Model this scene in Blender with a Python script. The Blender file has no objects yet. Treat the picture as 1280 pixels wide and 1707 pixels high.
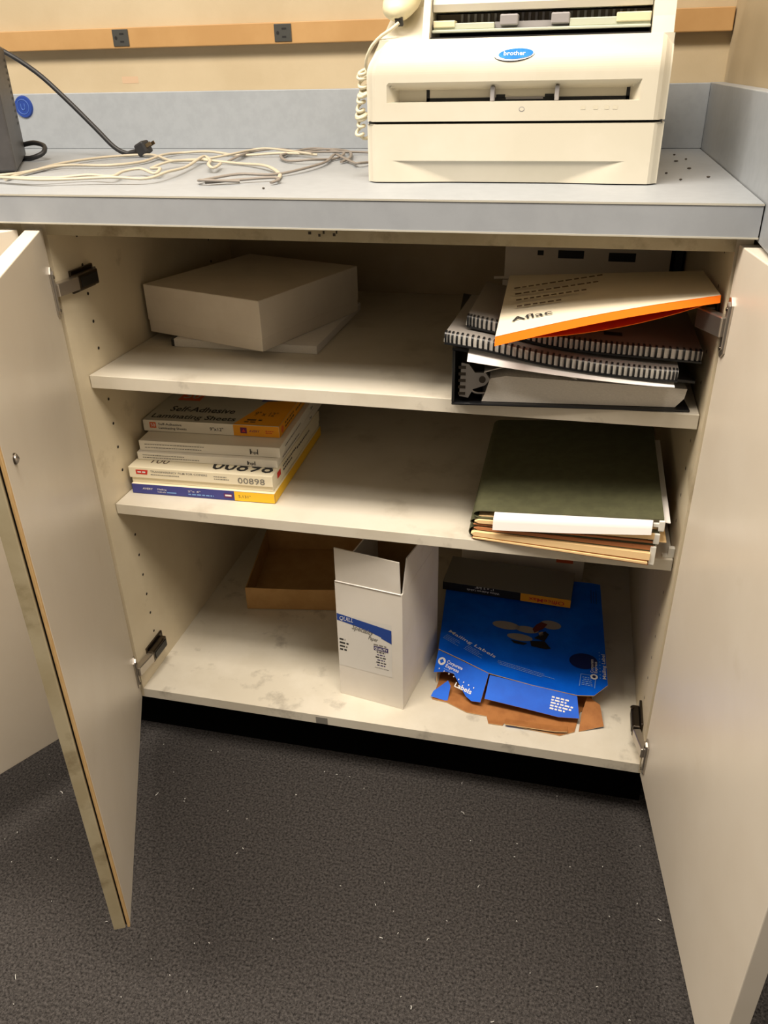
import bpy, bmesh, math, random
from mathutils import Vector as V, Matrix
random.seed(7)
SC = bpy.context.scene
COL = SC.collection

# ------------------------------------------------------------------ materials
def lin(c):
    return tuple(((x/255)/12.92 if x/255 <= .04045 else ((x/255+.055)/1.055)**2.4) for x in c) + (1,)
MATS = {}
def mat(name, c, rough=.5, c2=None, scale=8, lo=.4, hi=.6, bump=0, bscale=200, metal=0, spec=.5, stretch=None, c3=None, scale3=3, lo3=.55, hi3=.7):
    m = bpy.data.materials.new(name); m.use_nodes = True
    nt = m.node_tree; b = nt.nodes['Principled BSDF']
    b.inputs['Base Color'].default_value = lin(c); b.inputs['Roughness'].default_value = rough
    b.inputs['Metallic'].default_value = metal; b.inputs['Specular IOR Level'].default_value = spec
    tc = nt.nodes.new('ShaderNodeTexCoord'); src = tc.outputs['Object']
    if stretch:
        mp = nt.nodes.new('ShaderNodeMapping'); mp.inputs['Scale'].default_value = stretch
        nt.links.new(src, mp.inputs['Vector']); src = mp.outputs['Vector']
    def layer(colsock, cc, sc, l, h):
        n = nt.nodes.new('ShaderNodeTexNoise'); n.inputs['Scale'].default_value = sc; n.inputs['Detail'].default_value = 6
        n.inputs['Roughness'].default_value = .62
        r = nt.nodes.new('ShaderNodeMapRange'); r.inputs['From Min'].default_value = l; r.inputs['From Max'].default_value = h
        x = nt.nodes.new('ShaderNodeMix'); x.data_type = 'RGBA'
        nt.links.new(src, n.inputs['Vector']); nt.links.new(n.outputs['Fac'], r.inputs['Value'])
        nt.links.new(r.outputs['Result'], x.inputs['Factor'])
        if colsock is None: x.inputs['A'].default_value = lin(c)
        else: nt.links.new(colsock, x.inputs['A'])
        x.inputs['B'].default_value = lin(cc)
        nt.links.new(x.outputs['Result'], b.inputs['Base Color'])
        return x.outputs['Result']
    cs = None
    if c2: cs = layer(None, c2, scale, lo, hi)
    if c3: cs = layer(cs, c3, scale3, lo3, hi3)
    if bump:
        n = nt.nodes.new('ShaderNodeTexNoise'); n.inputs['Scale'].default_value = bscale; n.inputs['Detail'].default_value = 4
        bp = nt.nodes.new('ShaderNodeBump'); bp.inputs['Strength'].default_value = bump; bp.inputs['Distance'].default_value = .002
        nt.links.new(src, n.inputs['Vector']); nt.links.new(n.outputs['Fac'], bp.inputs['Height'])
        nt.links.new(bp.outputs['Normal'], b.inputs['Normal'])
    MATS[name] = m
    return m

mat('wall_paint', (188,172,142), .7, (180,163,132), 3, bump=.08, bscale=300)
mat('laminate_blue', (158,163,168), .40, (153,158,163), 60, bump=.02, bscale=500, c3=(148,153,158), scale3=5, lo3=.55, hi3=.75)
mat('laminate_edge', (156,160,165), .45, (152,156,161), 30, c3=(148,152,157), scale3=9, lo3=.6, hi3=.8)
mat('shelf_laminate', (216,209,194), .42, (207,199,182), 5, c3=(166,156,138), scale3=9, lo3=.56, hi3=.82, bump=.03, bscale=120)
mat('shelf_worn', (220,213,197), .45, (210,202,184), 6, c3=(150,142,128), scale3=18, lo3=.58, hi3=.80, bump=.08, bscale=90)
mat('panel_laminate', (216,203,175), .42, (208,194,165), 4, c3=(160,142,110), scale3=9, lo3=.62, hi3=.8)
mat('door_laminate', (226,216,199), .36, (221,210,192), 4, c3=(206,193,170), scale3=7, lo3=.64, hi3=.9)
mat('door_edge', (200,186,152), .5, (186,170,134), 12, c3=(150,132,98), scale3=22, lo3=.55, hi3=.75)
mat('back_panel', (176,160,130), .6, (166,149,118), 5)
mat('oak', (228,192,136), .5, (212,170,110), 30, stretch=(40,40,2))
mat('black', (16,15,15), .55)
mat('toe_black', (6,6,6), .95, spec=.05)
mat('hole', (40,32,24), .9)
mat('dark_gap', (22,19,16), .8)
mat('carpet', (80,76,74), .98, (36,34,33), 260, .36, .64, bump=1.0, bscale=420, spec=.1, c3=(142,136,130), scale3=800, lo3=.60, hi3=.72)
mat('lint', (222,220,214), .9)
mat('raceway_tan', (180,142,92), .5, (170,131,81), 5)
mat('outlet_dark', (58,58,54), .5)
mat('printer_cream', (212,205,188), .45, (204,197,178), 4, c3=(184,172,146), scale3=13, lo3=.66, hi3=.9)
mat('printer_gray', (150,146,146), .5)
mat('printer_green', (188,192,172), .45)
mat('badge_blue', (30,116,190), .6, (52,136,204), 60, spec=.15)
mat('badge_white', (226,228,236), .6, spec=.15)
mat('badge_rim', (90,92,96), .3, metal=.6)
mat('handset_cream', (226,216,178), .4)
mat('cord_cream', (214,205,178), .45)
mat('cable_cream', (188,178,158), .5)
mat('cable_gray', (132,124,116), .5)
mat('cord_black', (38,38,40), .5)
mat('brass', (160,140,110), .3, metal=1)
mat('device_gray', (74,72,72), .5, (66,64,64), 30)
mat('grommet_blue', (32,62,140), .4)
mat('grommet_light', (70,104,178), .4)
mat('chrome', (190,183,174), .3, metal=.93)
mat('steel_dark', (92,84,74), .35, metal=1)
mat('plastic_black', (20,19,18), .4)
mat('white_card', (222,212,196), .6, (214,203,186), 6)
mat('box_white', (232,226,216), .6, (226,219,207), 7, c3=(206,196,180), scale3=9, lo3=.6, hi3=.8)
mat('paper', (236,232,228), .75)
mat('page_gray', (220,215,205), .8, (204,199,190), 300, stretch=(1,1,12))
mat('cover_gray', (142,136,130), .6)
mat('binder_black', (18,19,21), .38)
mat('folder_white', (226,214,190), .5)
mat('folder_orange', (255,124,18), .6, spec=.2)
mat('folder_red', (226,66,14), .55)
mat('ink', (34,34,34), .6)
mat('ink_brown', (92,72,50), .7)
mat('ink_purple', (66,54,104), .6)
mat('ink_gray', (128,124,116), .7)
mat('ink_red', (206,50,38), .6)
mat('ink_white', (232,230,228), .6)
mat('ink_pale', (120,160,220), .6)
mat('label_gray', (186,182,168), .5)
mat('label_white', (232,226,212), .5)
mat('yellow', (246,194,36), .5)
mat('amber', (236,160,24), .5)
mat('label_orange', (226,100,46), .5)
mat('av_purple', (104,28,84), .5)
mat('av_blue', (58,62,136), .5)
mat('film_cream', (240,230,202), .5)
mat('blue_card', (0,100,226), .5, (0,88,210), 14, spec=.2)
mat('blue_mid', (4,40,122), .4)
mat('blue_deep', (8,26,84), .4)
mat('quill_blue', (36,70,150), .5)
mat('quill_label', (226,222,214), .5)
mat('kraft', (176,116,62), .75, (160,102,52), 40, stretch=(1,1,1))
mat('kraft_tan', (186,146,92), .75, (176,136,82), 30)
mat('kraft_edge', (216,178,128), .8)
mat('olive', (84,84,58), .65, (76,76,52), 60)
mat('manila', (248,212,156), .65)
mat('manila_brown', (184,120,76), .7)
mat('tab_clear', (232,230,220), .25)
mat('omax_gray', (128,124,112), .5)
mat('omax_black', (26,22,22), .5)
mat('art_gray', (150,142,136), .5)
mat('art_red', (92,30,28), .5)
mat('pale_mark', (192,164,134), .7)
mat('debris', (70,62,52), .9)
mat('emboss', (204,196,174), .5)

# ------------------------------------------------------------------ mesh builder
class Fr:
    def __init__(s, o, u, v):
        s.o = V(o); s.u = V(u).normalized(); v = V(v); s.w = s.u.cross(v).normalized(); s.v = s.w.cross(s.u).normalized()
    def p(s, a, b, c=0): return s.o + s.u*a + s.v*b + s.w*c
    def at(s, a, b, c): return Fr(s.p(a,b,c), s.u, s.v)
W0 = Fr((0,0,0),(1,0,0),(0,1,0))
def front(f, a=0, b=0, c=0):  return Fr(f.p(a,b,c), f.u, f.w)        # face towards -v
def right(f, a=0, b=0, c=0):  return Fr(f.p(a,b,c), f.v, f.w)        # face towards +u
def left(f, a=0, b=0, c=0):   return Fr(f.p(a,b,c), -f.v, f.w)
def ang(x, y, z, deg): 
    r = math.radians(deg); return Fr((x,y,z),(math.cos(r),math.sin(r),0),(-math.sin(r),math.cos(r),0))

class MB:
    def __init__(s): s.v=[]; s.f=[]; s.m=[]; s.sm=[]; s.mats=[]
    def slot(s, m):
        if m not in s.mats: s.mats.append(m)
        return s.mats.index(m)
    def add(s, vs, fs, m, smooth=False):
        n = len(s.v); s.v += [V(q) for q in vs]
        for i, f in enumerate(fs):
            s.f.append(tuple(n+k for k in f)); s.m.append(s.slot(m if isinstance(m,str) else m[i])); s.sm.append(smooth)
    def poly(s, pts, m): s.add(pts, [tuple(range(len(pts)))], m)
    def rect(s, fr, a0, b0, a1, b1, m, c=.0003): s.poly([fr.p(a0,b0,c),fr.p(a1,b0,c),fr.p(a1,b1,c),fr.p(a0,b1,c)], m)
    def box(s, fr, a0, a1, b0, b1, c0, c1, m, r=0, **fm):
        """fm: t d f b l r_ -> material of one face"""
        if r:
            bm = bmesh.new(); bmesh.ops.create_cube(bm, size=1)
            for q in bm.verts: q.co = V(((a0+a1)/2+q.co.x*(a1-a0), (b0+b1)/2+q.co.y*(b1-b0), (c0+c1)/2+q.co.z*(c1-c0)))
            bmesh.ops.bevel(bm, geom=bm.edges[:], offset=r, segments=2, profile=.5, affect='EDGES')
            bm.normal_update(); bm.verts.index_update()
            vs = [fr.p(*q.co) for q in bm.verts]; fs=[]; ms=[]
            for f in bm.faces:
                n = f.normal; fs.append([q.index for q in f.verts]); mm = m
                for k,(ax,sg) in dict(t=(2,1),d=(2,-1),f=(1,-1),b=(1,1),l=(0,-1),r_=(0,1)).items():
                    if k in fm and n[ax]*sg > .72: mm = fm[k]
                ms.append(mm)
            bm.free(); s.add(vs, fs, ms); return
        P = [fr.p(a,b,c) for c in (c0,c1) for (a,b) in ((a0,b0),(a1,b0),(a1,b1),(a0,b1))]
        s.add(P, [(3,2,1,0),(4,5,6,7),(0,1,5,4),(2,3,7,6),(3,0,4,7),(1,2,6,5)],
              [fm.get('d',m),fm.get('t',m),fm.get('f',m),fm.get('b',m),fm.get('l',m),fm.get('r_',m)])
    def prism(s, fr, pts, c0, c1, m, mt=None, ms=None):
        """outline pts (ccw in u,v) extruded along w; mt top, m bottom, ms sides"""
        n = len(pts); P = [fr.p(a,b,c0) for a,b in pts]+[fr.p(a,b,c1) for a,b in pts]
        fs = [tuple(range(n-1,-1,-1)), tuple(range(n,2*n))]+[(i,(i+1)%n,n+(i+1)%n,n+i) for i in range(n)]
        s.add(P, fs, [m, mt or m]+[ms or m]*n)
    def sheet(s, pts, t, mt, mb, me):
        """free polygon of 3D points (ccw seen from outside) with thickness t behind it"""
        P = [V(p) for p in pts]; n = len(P); nn = V((0,0,0))
        for i in range(n): nn += (P[i]-P[0]).cross(P[(i+1)%n]-P[0])
        nn.normalize(); cc = sum(P, V((0,0,0)))/n; P = [p-nn*(p-cc).dot(nn) for p in P]; Q = [p-nn*t for p in P]
        s.plane = Fr(P[0], P[-1]-P[0], nn.cross(P[-1]-P[0]))
        fs = [tuple(range(n)), tuple(range(2*n-1,n-1,-1))]+[((i+1)%n,i,n+i,n+(i+1)%n) for i in range(n)]
        s.add(P+Q, fs, [mt,mb]+[me]*n)
    def patch(s, fn, nu, nv, t, mt, mb=None, me=None, smooth=True):
        """fn(i/nu, j/nv)->point; thickness t downwards along the local normal"""
        mb = mb or mt; me = me or mt
        g = [[V(fn(i/nu, j/nv)) for j in range(nv+1)] for i in range(nu+1)]
        top=[]; bot=[]
        for i in range(nu+1):
            for j in range(nv+1):
                du = g[min(i+1,nu)][j]-g[max(i-1,0)][j]; dv = g[i][min(j+1,nv)]-g[i][max(j-1,0)]
                n = du.cross(dv).normalized(); top.append(g[i][j]); bot.append(g[i][j]-n*t)
        I = lambda i,j: i*(nv+1)+j
        q = [(I(i,j),I(i+1,j),I(i+1,j+1),I(i,j+1)) for i in range(nu) for j in range(nv)]
        s.add(top, q, mt, smooth)
        if t:
            s.add(bot, [tuple(reversed(f)) for f in q], mb, smooth)
            ring = [(i,0) for i in range(nu)]+[(nu,j) for j in range(nv)]+[(i,nv) for i in range(nu,0,-1)]+[(0,j) for j in range(nv,0,-1)]
            k = len(ring); vs = [top[I(*r)] for r in ring]+[bot[I(*r)] for r in ring]
            s.add(vs, [((i+1)%k,i,k+i,k+(i+1)%k) for i in range(k)], me)
    def tube(s, pts, r, m, n=8, flat=1.0, sub=4, cap=True, closed=False):
        P = [V(p) for p in pts]
        if sub > 1 and len(P) > 2:
            Q=[]; L=len(P)
            for i in range(L-1):
                p0=P[max(i-1,0)]; p1=P[i]; p2=P[i+1]; p3=P[min(i+2,L-1)]
                for k in range(sub):
                    t=k/sub
                    Q.append(.5*((2*p1)+(p2-p0)*t+(2*p0-5*p1+4*p2-p3)*t*t+(3*p1-p0-3*p2+p3)*t**3))
            P=Q+[P[-1]]
        vs=[]; up=V((0,0,1))
        for i,p in enumerate(P):
            d=(P[min(i+1,len(P)-1)]-P[max(i-1,0)])
            d = d.normalized() if d.length>1e-9 else V((1,0,0))
            a=d.cross(up); 
            if a.length<.15: a=d.cross(V((0,1,0)))
            a.normalize(); b=a.cross(d)
            rr = r(i/(len(P)-1)) if callable(r) else r
            for k in range(n):
                th=2*math.pi*k/n; vs.append(p+a*rr*math.cos(th)+b*rr*flat*math.sin(th))
        fs=[(i*n+k,(i+1)*n+k,(i+1)*n+(k+1)%n,i*n+(k+1)%n) for i in range(len(P)-1) for k in range(n)]
        s.add(vs, [tuple(reversed(f)) for f in fs], m, True)
        if cap:
            L=(len(P)-1)*n
            s.add(vs[:n],[tuple(range(n))],m); s.add(vs[L:],[tuple(range(n-1,-1,-1))],m)
    def cyl(s, fr, r0, r1, h, m, n=24, mt=None):
        vs=[fr.p(r0*math.cos(2*math.pi*k/n),r0*math.sin(2*math.pi*k/n),0) for k in range(n)]+[fr.p(r1*math.cos(2*math.pi*k/n),r1*math.sin(2*math.pi*k/n),h) for k in range(n)]
        s.add(vs,[(k,(k+1)%n,n+(k+1)%n,n+k) for k in range(n)],m,True)
        s.add(vs[n:],[tuple(range(n))],mt or m); s.add(vs[:n],[tuple(range(n-1,-1,-1))],m)
    def ell(s, fr, a, b, ra, rb, m, c=.0003, n=24):
        s.poly([fr.p(a+ra*math.cos(2*math.pi*k/n), b+rb*math.sin(2*math.pi*k/n), c) for k in range(n)], m)
    def dome(s, c, rx, ry, rz, m, n=16, h=10, lo=-1):
        vs=[];c=V(c)
        for j in range(h+1):
            ph=-math.pi/2+(math.pi)*j/h if lo==-1 else math.pi/2*j/h
            for k in range(n):
                th=2*math.pi*k/n; vs.append(c+V((rx*math.cos(ph)*math.cos(th),ry*math.cos(ph)*math.sin(th),rz*math.sin(ph))))
        s.add(vs,[(j*n+k,j*n+(k+1)%n,(j+1)*n+(k+1)%n,(j+1)*n+k) for j in range(h) for k in range(n)],m,True)
    def text(s, txt, fr, a, b, h, m, width=None, c=.0003, bold=0, shear=0):
        """txt in the frame's plane, baseline left corner (a,b), cap height h, squeezed to width"""
        vs, fs = glyphs(txt, bold, shear)
        xs=[q[0] for q in vs]; x0=min(xs); wd=max(xs)-x0
        k=h/.70; kx = width/wd if width else k
        s.add([fr.p(a+(q[0]-x0)*kx, b+q[1]*k, c) for q in vs], fs, m)
    def bars(s, fr, rows, m, c=.0003):
        for a,b,w,h in rows: 
            x=a
            while x < a+w-1e-6:
                d=min(random.uniform(1.2,3.2)*h, a+w-x); s.rect(fr,x,b,x+d,b+h,m,c); x+=d+h*.7
    def build(s, name, parent=None, label=None, origin=None, **kw):
        me=bpy.data.meshes.new(name); 
        if parent is not None:
            r=parent; o=V((0,0,0))
            while r is not None: o+=r.location; r=r.parent
            loc=V((0,0,0))
        else:
            if origin is None:
                mn=[min(q[i] for q in s.v) for i in range(3)]; mx=[max(q[i] for q in s.v) for i in range(3)]
                origin=((mn[0]+mx[0])/2,(mn[1]+mx[1])/2,mn[2])
            o=V(origin); loc=o
        me.from_pydata([q-o for q in s.v],[],s.f); me.update()
        for m in s.mats: me.materials.append(MATS[m])
        for p,mi,sm in zip(me.polygons,s.m,s.sm): p.material_index=mi; p.use_smooth=sm
        ob=bpy.data.objects.new(name,me); COL.objects.link(ob); ob.location=loc; ob.parent=parent
        if label: ob['label']=label
        for k,v in kw.items(): ob[k]=v
        return ob
GL={}
def glyphs(txt,bold,shear):
    k=(txt,bold,shear)
    if k not in GL:
        cu=bpy.data.curves.new('t','FONT'); cu.body=txt; cu.resolution_u=2; cu.offset=bold; cu.shear=shear; cu.size=1
        ob=bpy.data.objects.new('t',cu); COL.objects.link(ob)
        me=bpy.data.meshes.new_from_object(ob.evaluated_get(bpy.context.evaluated_depsgraph_get()))
        GL[k]=([tuple(q.co) for q in me.vertices],[tuple(p.vertices) for p in me.polygons])
        bpy.data.objects.remove(ob); bpy.data.curves.remove(cu); bpy.data.meshes.remove(me)
    return GL[k]
def thing(name,label,cat,loc,group=None):
    o=bpy.data.objects.new(name,None); COL.objects.link(o); o.location=loc; o.empty_display_size=.02
    o['label']=label; o['category']=cat
    if group: o['group']=group
    return o
def struct(mb,name): return mb.build(name,kind='structure')
X,Yv,Z=(1,0,0),(0,1,0),(0,0,1)

# ------------------------------------------------------------------ setting
ZB,ZBT=.115,.134            # cabinet bottom board
S1b,S1=.704,.7244           # upper shelf
S2b,S2=.4855,.504           # lower shelf
ZC0,ZC=.951,.988            # worktop
CW=.876                     # inner width
YB=.600                     # inner back

m=MB(); m.poly([(-1.6,-2.2,0),(2.2,-2.2,0),(2.2,.642,0),(-1.6,.642,0)],'carpet'); struct(m,'floor')
m=MB(); m.box(W0,-1.6,.916,.642,.70,0,2.6,'wall_paint'); m.rect(front(W0,0,.642,0),-.21,1.105,-.175,1.117,'pale_mark'); struct(m,'wall_back')
m=MB(); m.box(W0,.916,1.02,-.02,.70,0,2.6,'wall_paint'); struct(m,'wall_right')

# power raceway with two outlets
rw=thing('power_raceway','long tan surface-mounted power strip on the cream back wall','power strip',(-.3,.632,1.1645))
m=MB(); m.box(W0,-1.55,.914,.622,.642,1.1645,1.1990,'raceway_tan',r=.0015); m.build('channel',rw)
for x in (-.188,.139):
    m=MB(); f=front(W0,x,.622,1.182)
    m.box(f,-.0165,.0165,-.0140,.0140,0,.0016,'outlet_dark',r=.0006)
    m.rect(f,-.0015,.005,.0075,.0078,'black',.0019); m.rect(f,-.0015,-.0078,.0065,-.005,'black',.0019); m.ell(f,-.0095,0,.0028,.0030,'black',.0019)
    m.build('outlet',rw,label='black power outlet')

# ------------------------------------------------------------------ worktop
ct=thing('countertop','blue-grey laminate worktop with splashbacks, carrying the printer','countertop',(0,.3,ZC0))
m=MB(); m.box(W0,-1.5,.8925,-.0245,.624,ZC0+.0005,ZC,'laminate_blue',f='laminate_edge'); m.build('worktop',ct)
m=MB(); m.box(W0,-1.5,.893,-.0252,-.0245,ZC-.0022,ZC-.0002,'label_gray'); m.box(W0,-1.5,.893,-.0252,-.0245,ZC0+.0004,ZC0+.0022,'label_gray'); m.build('edge_strip',ct,label='pale seam along the worktop edge')
m=MB(); m.box(W0,-1.5,.894,.624,.6419,ZC,1.090,'laminate_blue',r=.0012); m.build('backsplash',ct)
m=MB(); m.box(W0,.8942,.9158,-.11,.6419,.947,1.0905,'laminate_blue',r=.0012); m.build('side_splash',ct)
m=MB(); m.box(W0,.8925,.8942,-.022,.624,ZC0+.002,ZC-.001,'dark_gap'); m.build('seam',ct,label='dark open seam beside the side splash')
m=MB(); f=front(W0,-.4305,.624,1.0666)
m.cyl(f,.0208,.019,.0035,'grommet_blue'); f2=f.at(0,0,.0036)
for r0 in (.0135,):
    m.tube([f2.p(r0*math.cos(t*math.pi/10),r0*math.sin(t*math.pi/10),.0) for t in range(21)],.0008,'grommet_light',n=5,sub=1)
m.tube([f2.p(-.004,.006,0),f2.p(-.004,-.002,0),f2.p(0,-.006,0),f2.p(.004,-.002,0),f2.p(.004,.006,0)],.0011,'grommet_light',n=5)
m.build('grommet',None,None,kind='',) if False else None
g=m.build('cable_grommet'); g['label']='round blue plastic disc stuck on the backsplash behind the dark tower'; g['category']='grommet'
m=MB()
for (x,y,r) in ((.835,.40,.0035),(.845,.30,.003),(.852,.43,.002),(.81,.24,.002),(.86,.20,.0025),(.30,.045,.002),(.84,.5,.002),(.823,.17,.002)):
    m.dome((x,y,ZC+.0014),r,r*.6,.0012,'debris',8,5)
o=m.build('crumbs'); o['label']='dark crumbs and dust scattered on the worktop'; o['category']='debris'; o['kind']='stuff'

# ------------------------------------------------------------------ cabinet
cab=thing('base_cabinet','cream laminate base cabinet standing open with both doors swung out','cabinet',(CW/2,.3,0))
def side_panel(x0,x1,face,sg):
    m=MB(); m.box(W0,x0,x1,0,YB+.006,ZB,ZC0,'panel_laminate')
    f=Fr((face,0,0),Yv if sg>0 else (0,-1,0),Z)
    for yy in (.068,.50):
        z=.215
        while z<.93:
            if abs(z-S1+.01)>.02 and abs(z-S2+.01)>.02: m.ell(f,yy*sg,z,.0026,.0026,'hole',.0004,10)
            z+=.0415
    m.build('side_panel',cab)
side_panel(-.018,0,0,1); side_panel(CW,CW+.018,CW,-1)
m=MB(); m.box(W0,0,CW,0,YB,ZB,ZBT,'shelf_worn'); m.build('bottom_board',cab)
m=MB(); m.box(W0,.331,.352,-.0006,0,ZB+.001,ZB+.015,'ink_gray'); m.build('chip',cab,label='grey scuff on the bottom board edge')
m=MB(); m.box(W0,0,CW,YB,YB+.006,ZB,ZC0,'back_panel'); m.build('back_panel',cab)
m=MB(); m.box(W0,0,CW,0,YB,.933,ZC0,'panel_laminate',f='door_edge')
for x,z,w in ((.372,.9415,.004),(.385,.9390,.003),(.391,.9425,.0025),(.404,.9400,.0035),(.408,.9430,.002)): m.rect(front(W0),x,z,x+w,z+.0035,'debris',.0002)
m.build('top_rail',cab)
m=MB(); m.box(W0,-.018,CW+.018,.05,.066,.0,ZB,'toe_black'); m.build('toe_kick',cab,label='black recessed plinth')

def door(hx,hy,ang_deg,sgn,L,T,zlo,zhi,parent,inner=True,strip=False):
    """sgn +1 hinged on its left, -1 on its right; angle measured from straight out (-y) towards +x"""
    a=math.radians(ang_deg); d=V((math.sin(a),-math.cos(a),0))
    n=V((-d.y,d.x,0)) if sgn>0 else V((d.y,-d.x,0))     # inner face normal
    o=V((hx,hy,zlo)); H=zhi-zlo
    f=Fr(o, d, Z) if sgn<0 else Fr(o,-d,Z)
    # work in frame: along d, along -n(thickness), z
    F=Fr(o,d,-n) ; up = F.w.z>0
    m=MB(); c0,c1=(0,H) if up else (-H,0)
    Lb = L-.006 if strip else L
    m.box(F,0,Lb,0,T,c0,c1,'door_laminate',r=.0012)
    if strip: m.box(F,Lb,L,.0060,T,c0,c1,'door_edge',r=.0012)
    do=m.build('door',parent)
    if strip:
        m=MB(); m.box(F,Lb,L,.0,.0034,c0,c1,'oak',r=.0008); m.build('edge_band',do,label='bare wood edge band')
        m=MB(); m.box(F,Lb-.0005,Lb+.001,.0034,.0060,c0,c1,'dark_gap'); m.build('groove',do,label='dark groove along the door edge')
    return do,o,d,n
def hinge(do,o,d,n,sg,x0,zc,zp):
    """sg +1: body on the left panel; zc body height, zp plate height"""
    m=MB(); f=Fr(V((o.x,o.y,zp))+n*.0002,d,Z); 
    if f.w.dot(n)<0: f=Fr(V((o.x,o.y,zp))+n*.0002,-d,Z); k=-1
    else: k=1
    out=[(.006,-.034),(.012,-.036),(.022,-.028),(.024,.028),(.016,.036),(.008,.034)]
    if k<0: out=[(-a,b) for a,b in reversed(out)]
    m.prism(f,out,0,.0022,'chrome')
    rid=[(.010,-.030),(.018,-.024),(.018,.026),(.012,.030)]
    if k<0: rid=[(-a,b) for a,b in reversed(rid)]
    m.prism(f,rid,.0022,.0042,'chrome')
    m.cyl(f.at(k*.014,-.024,.0042),.0025,.002,.001,'steel_dark',12); m.cyl(f.at(k*.014,.022,.0042),.0025,.002,.001,'steel_dark',12)
    m.build('hinge_plate',do,label='shiny hinge plate')
    m=MB(); q=V((o.x,o.y,zc))+d*.014+n*.003; e=V((x0+sg*(.010 if sg>0 or zc<.5 else .022),.030 if sg>0 else .026,zc))
    dd=(e-q).normalized(); g=Fr(q,dd,V((0,0,1)).cross(dd))
    L=(e-q).length
    hh=.009 if sg>0 or zc<.5 else .012; m.box(g,0,L,-.006,.006,-hh,hh,'chrome',r=.0015)
    m.build('hinge_arm',do,label='bright hinge knuckle')
    m=MB(); b=Fr((x0,0,zc),(sg,0,0),Yv) 
    zz=(-.014,.014)
    m.box(b,0,.004,.030,.088,-.016,.016,'steel_dark',r=.001)
    m.box(b,.004,.016,.028,.080,-.011,.011,'steel_dark',r=.002)
    m.box(b,.0155,.0172,.034,.076,-.007,.007,'plastic_black',r=.0006)
    m.cyl(Fr((x0+sg*.0162,.070,zc+.0125),(1,0,0),Yv),.003,.003,.002,'steel_dark',10)
    m.build('hinge_body',do,label='dark metal hinge body')
dl,o,d,n=door(-.003,-.004,26,1,.466,.021,.116,.942,cab,strip=True)
hinge(dl,o,d,n,1,0,.862,.858); hinge(dl,o,d,n,1,0,.186,.184)
m=MB(); p=V((.1838,-.3866,.7928)); fb=Fr(p,d,Z)
if fb.w.dot(n)<0: fb=Fr(p,-d,Z)
m.cyl(fb,.0058,.0058,.0015,'steel_dark',16); 
for k in range(5): m.cyl(fb.at(0,0,.0015+k*.0007),.0054*math.cos(k*.3),.0054*math.cos((k+1)*.3),.0007,'chrome',16)
m.build('bumper',dl,label='small round metal catch')
dr,o,d,n=door(.8785,-.004,6.9,-1,.457,.021,.116,.942,cab)
hinge(dr,o,d,n,-1,CW,.852,.851); hinge(dr,o,d,n,-1,CW,.176,.168)

# neighbouring cabinet at the left
nb=thing('base_cabinet','cream base cabinet at the left edge, its plain door half open','cabinet',(-.4,.3,0))
m=MB(); m.box(W0,-.0365,-.0185,0,YB+.006,ZB,ZC0,'panel_laminate'); m.build('side_panel',nb)
m=MB(); m.box(W0,-.78,-.762,0,YB+.006,ZB,ZC0,'panel_laminate'); m.build('side_panel',nb)
m=MB(); m.box(W0,-.762,-.0365,0,YB,ZB,ZBT,'shelf_laminate'); m.build('bottom_board',nb)
m=MB(); m.box(W0,-.762,-.0365,0,YB,.933,ZC0,'panel_laminate',f='door_edge'); m.build('top_rail',nb)
m=MB(); m.box(W0,-.762,-.0365,YB,YB+.006,ZB,ZC0,'back_panel'); m.build('back_panel',nb)
m=MB(); m.box(W0,-.78,-.0185,.05,.066,0,ZB,'toe_black'); m.build('toe_kick',nb)
door(-.0506,-.006,-28,-1,.44,.021,.116,.942,nb)

# shelves
for (zb,zt,lab) in ((S1b,S1,'upper cream shelf carrying the white box and the black binder'),(S2b,S2,'middle cream shelf carrying the label boxes and hanging folders')):
    m=MB(); m.box(W0,.0012,CW-.0012,.0287,.598,zb,zt,'shelf_laminate',r=.0008,f='shelf_worn')
    s=m.build('shelf'); s['label']=lab; s['category']='shelf'; s['group']='adjustable shelves in the cabinet'
m=MB(); m.box(W0,CW-.009,CW-.0001,.034,.042,S2+.0001,S2+.016,'tab_clear',r=.001); m.box(W0,CW-.016,CW-.009,.034,.042,S2+.0001,S2+.003,'tab_clear')
o=m.build('shelf_clip'); o['label']='small clear plastic shelf clip at the right end of the middle shelf'; o['category']='clip'

# ------------------------------------------------------------------ fax printer
fx=thing('fax_machine','cream laser fax printer with a blue oval badge on the worktop','printer',(.606,.3,ZC))
ZF=ZC+.0004
xl,xr=.4195,.7905
f=Fr((0,0,0),X,Z)
def lerp(a,b,t): return a+(b-a)*t
def sst(a,b,x):
    t=max(0,min(1,(x-a)/(b-a))); return t*t*(3-2*t)
def ytray(x,z):
    y=.118
    t=max(0,(1.0155-z)/.027); wl=sst(.452,.470+.075*t,x)*(1-sst(.735-.075*t,.750,x)) if z<1.0155 else 0
    y+=wl*(.0020+.0065*t)
    e=min(x-xl,xr-x); y+=.010*(1-sst(0,.012,e)) if e<.012 else 0
    return y
def gridsurf(mb,xs,zs,fn,mt,fx_=lambda x,z:x,smooth=False):
    vs=[(fx_(x,z),fn(x,z),z) for z in zs for x in xs]; n=len(xs)
    mb.add(vs,[(j*n+i,j*n+i+1,(j+1)*n+i+1,(j+1)*n+i) for j in range(len(zs)-1) for i in range(n-1)],mt,smooth)
def frange(a,b,n): return [a+(b-a)*i/n for i in range(n+1)]
m=MB()
xs=[xl,xl+.002,xl+.004,xl+.008]+frange(xl+.012,xr-.012,150)+[xr-.008,xr-.004,xr-.002,xr]
zs=[.9895]+frange(.991,1.0150,26)+[1.0156,1.03,1.045,1.056,1.0585]
gridsurf(m,xs,zs,ytray,'printer_cream',smooth=False)
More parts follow.
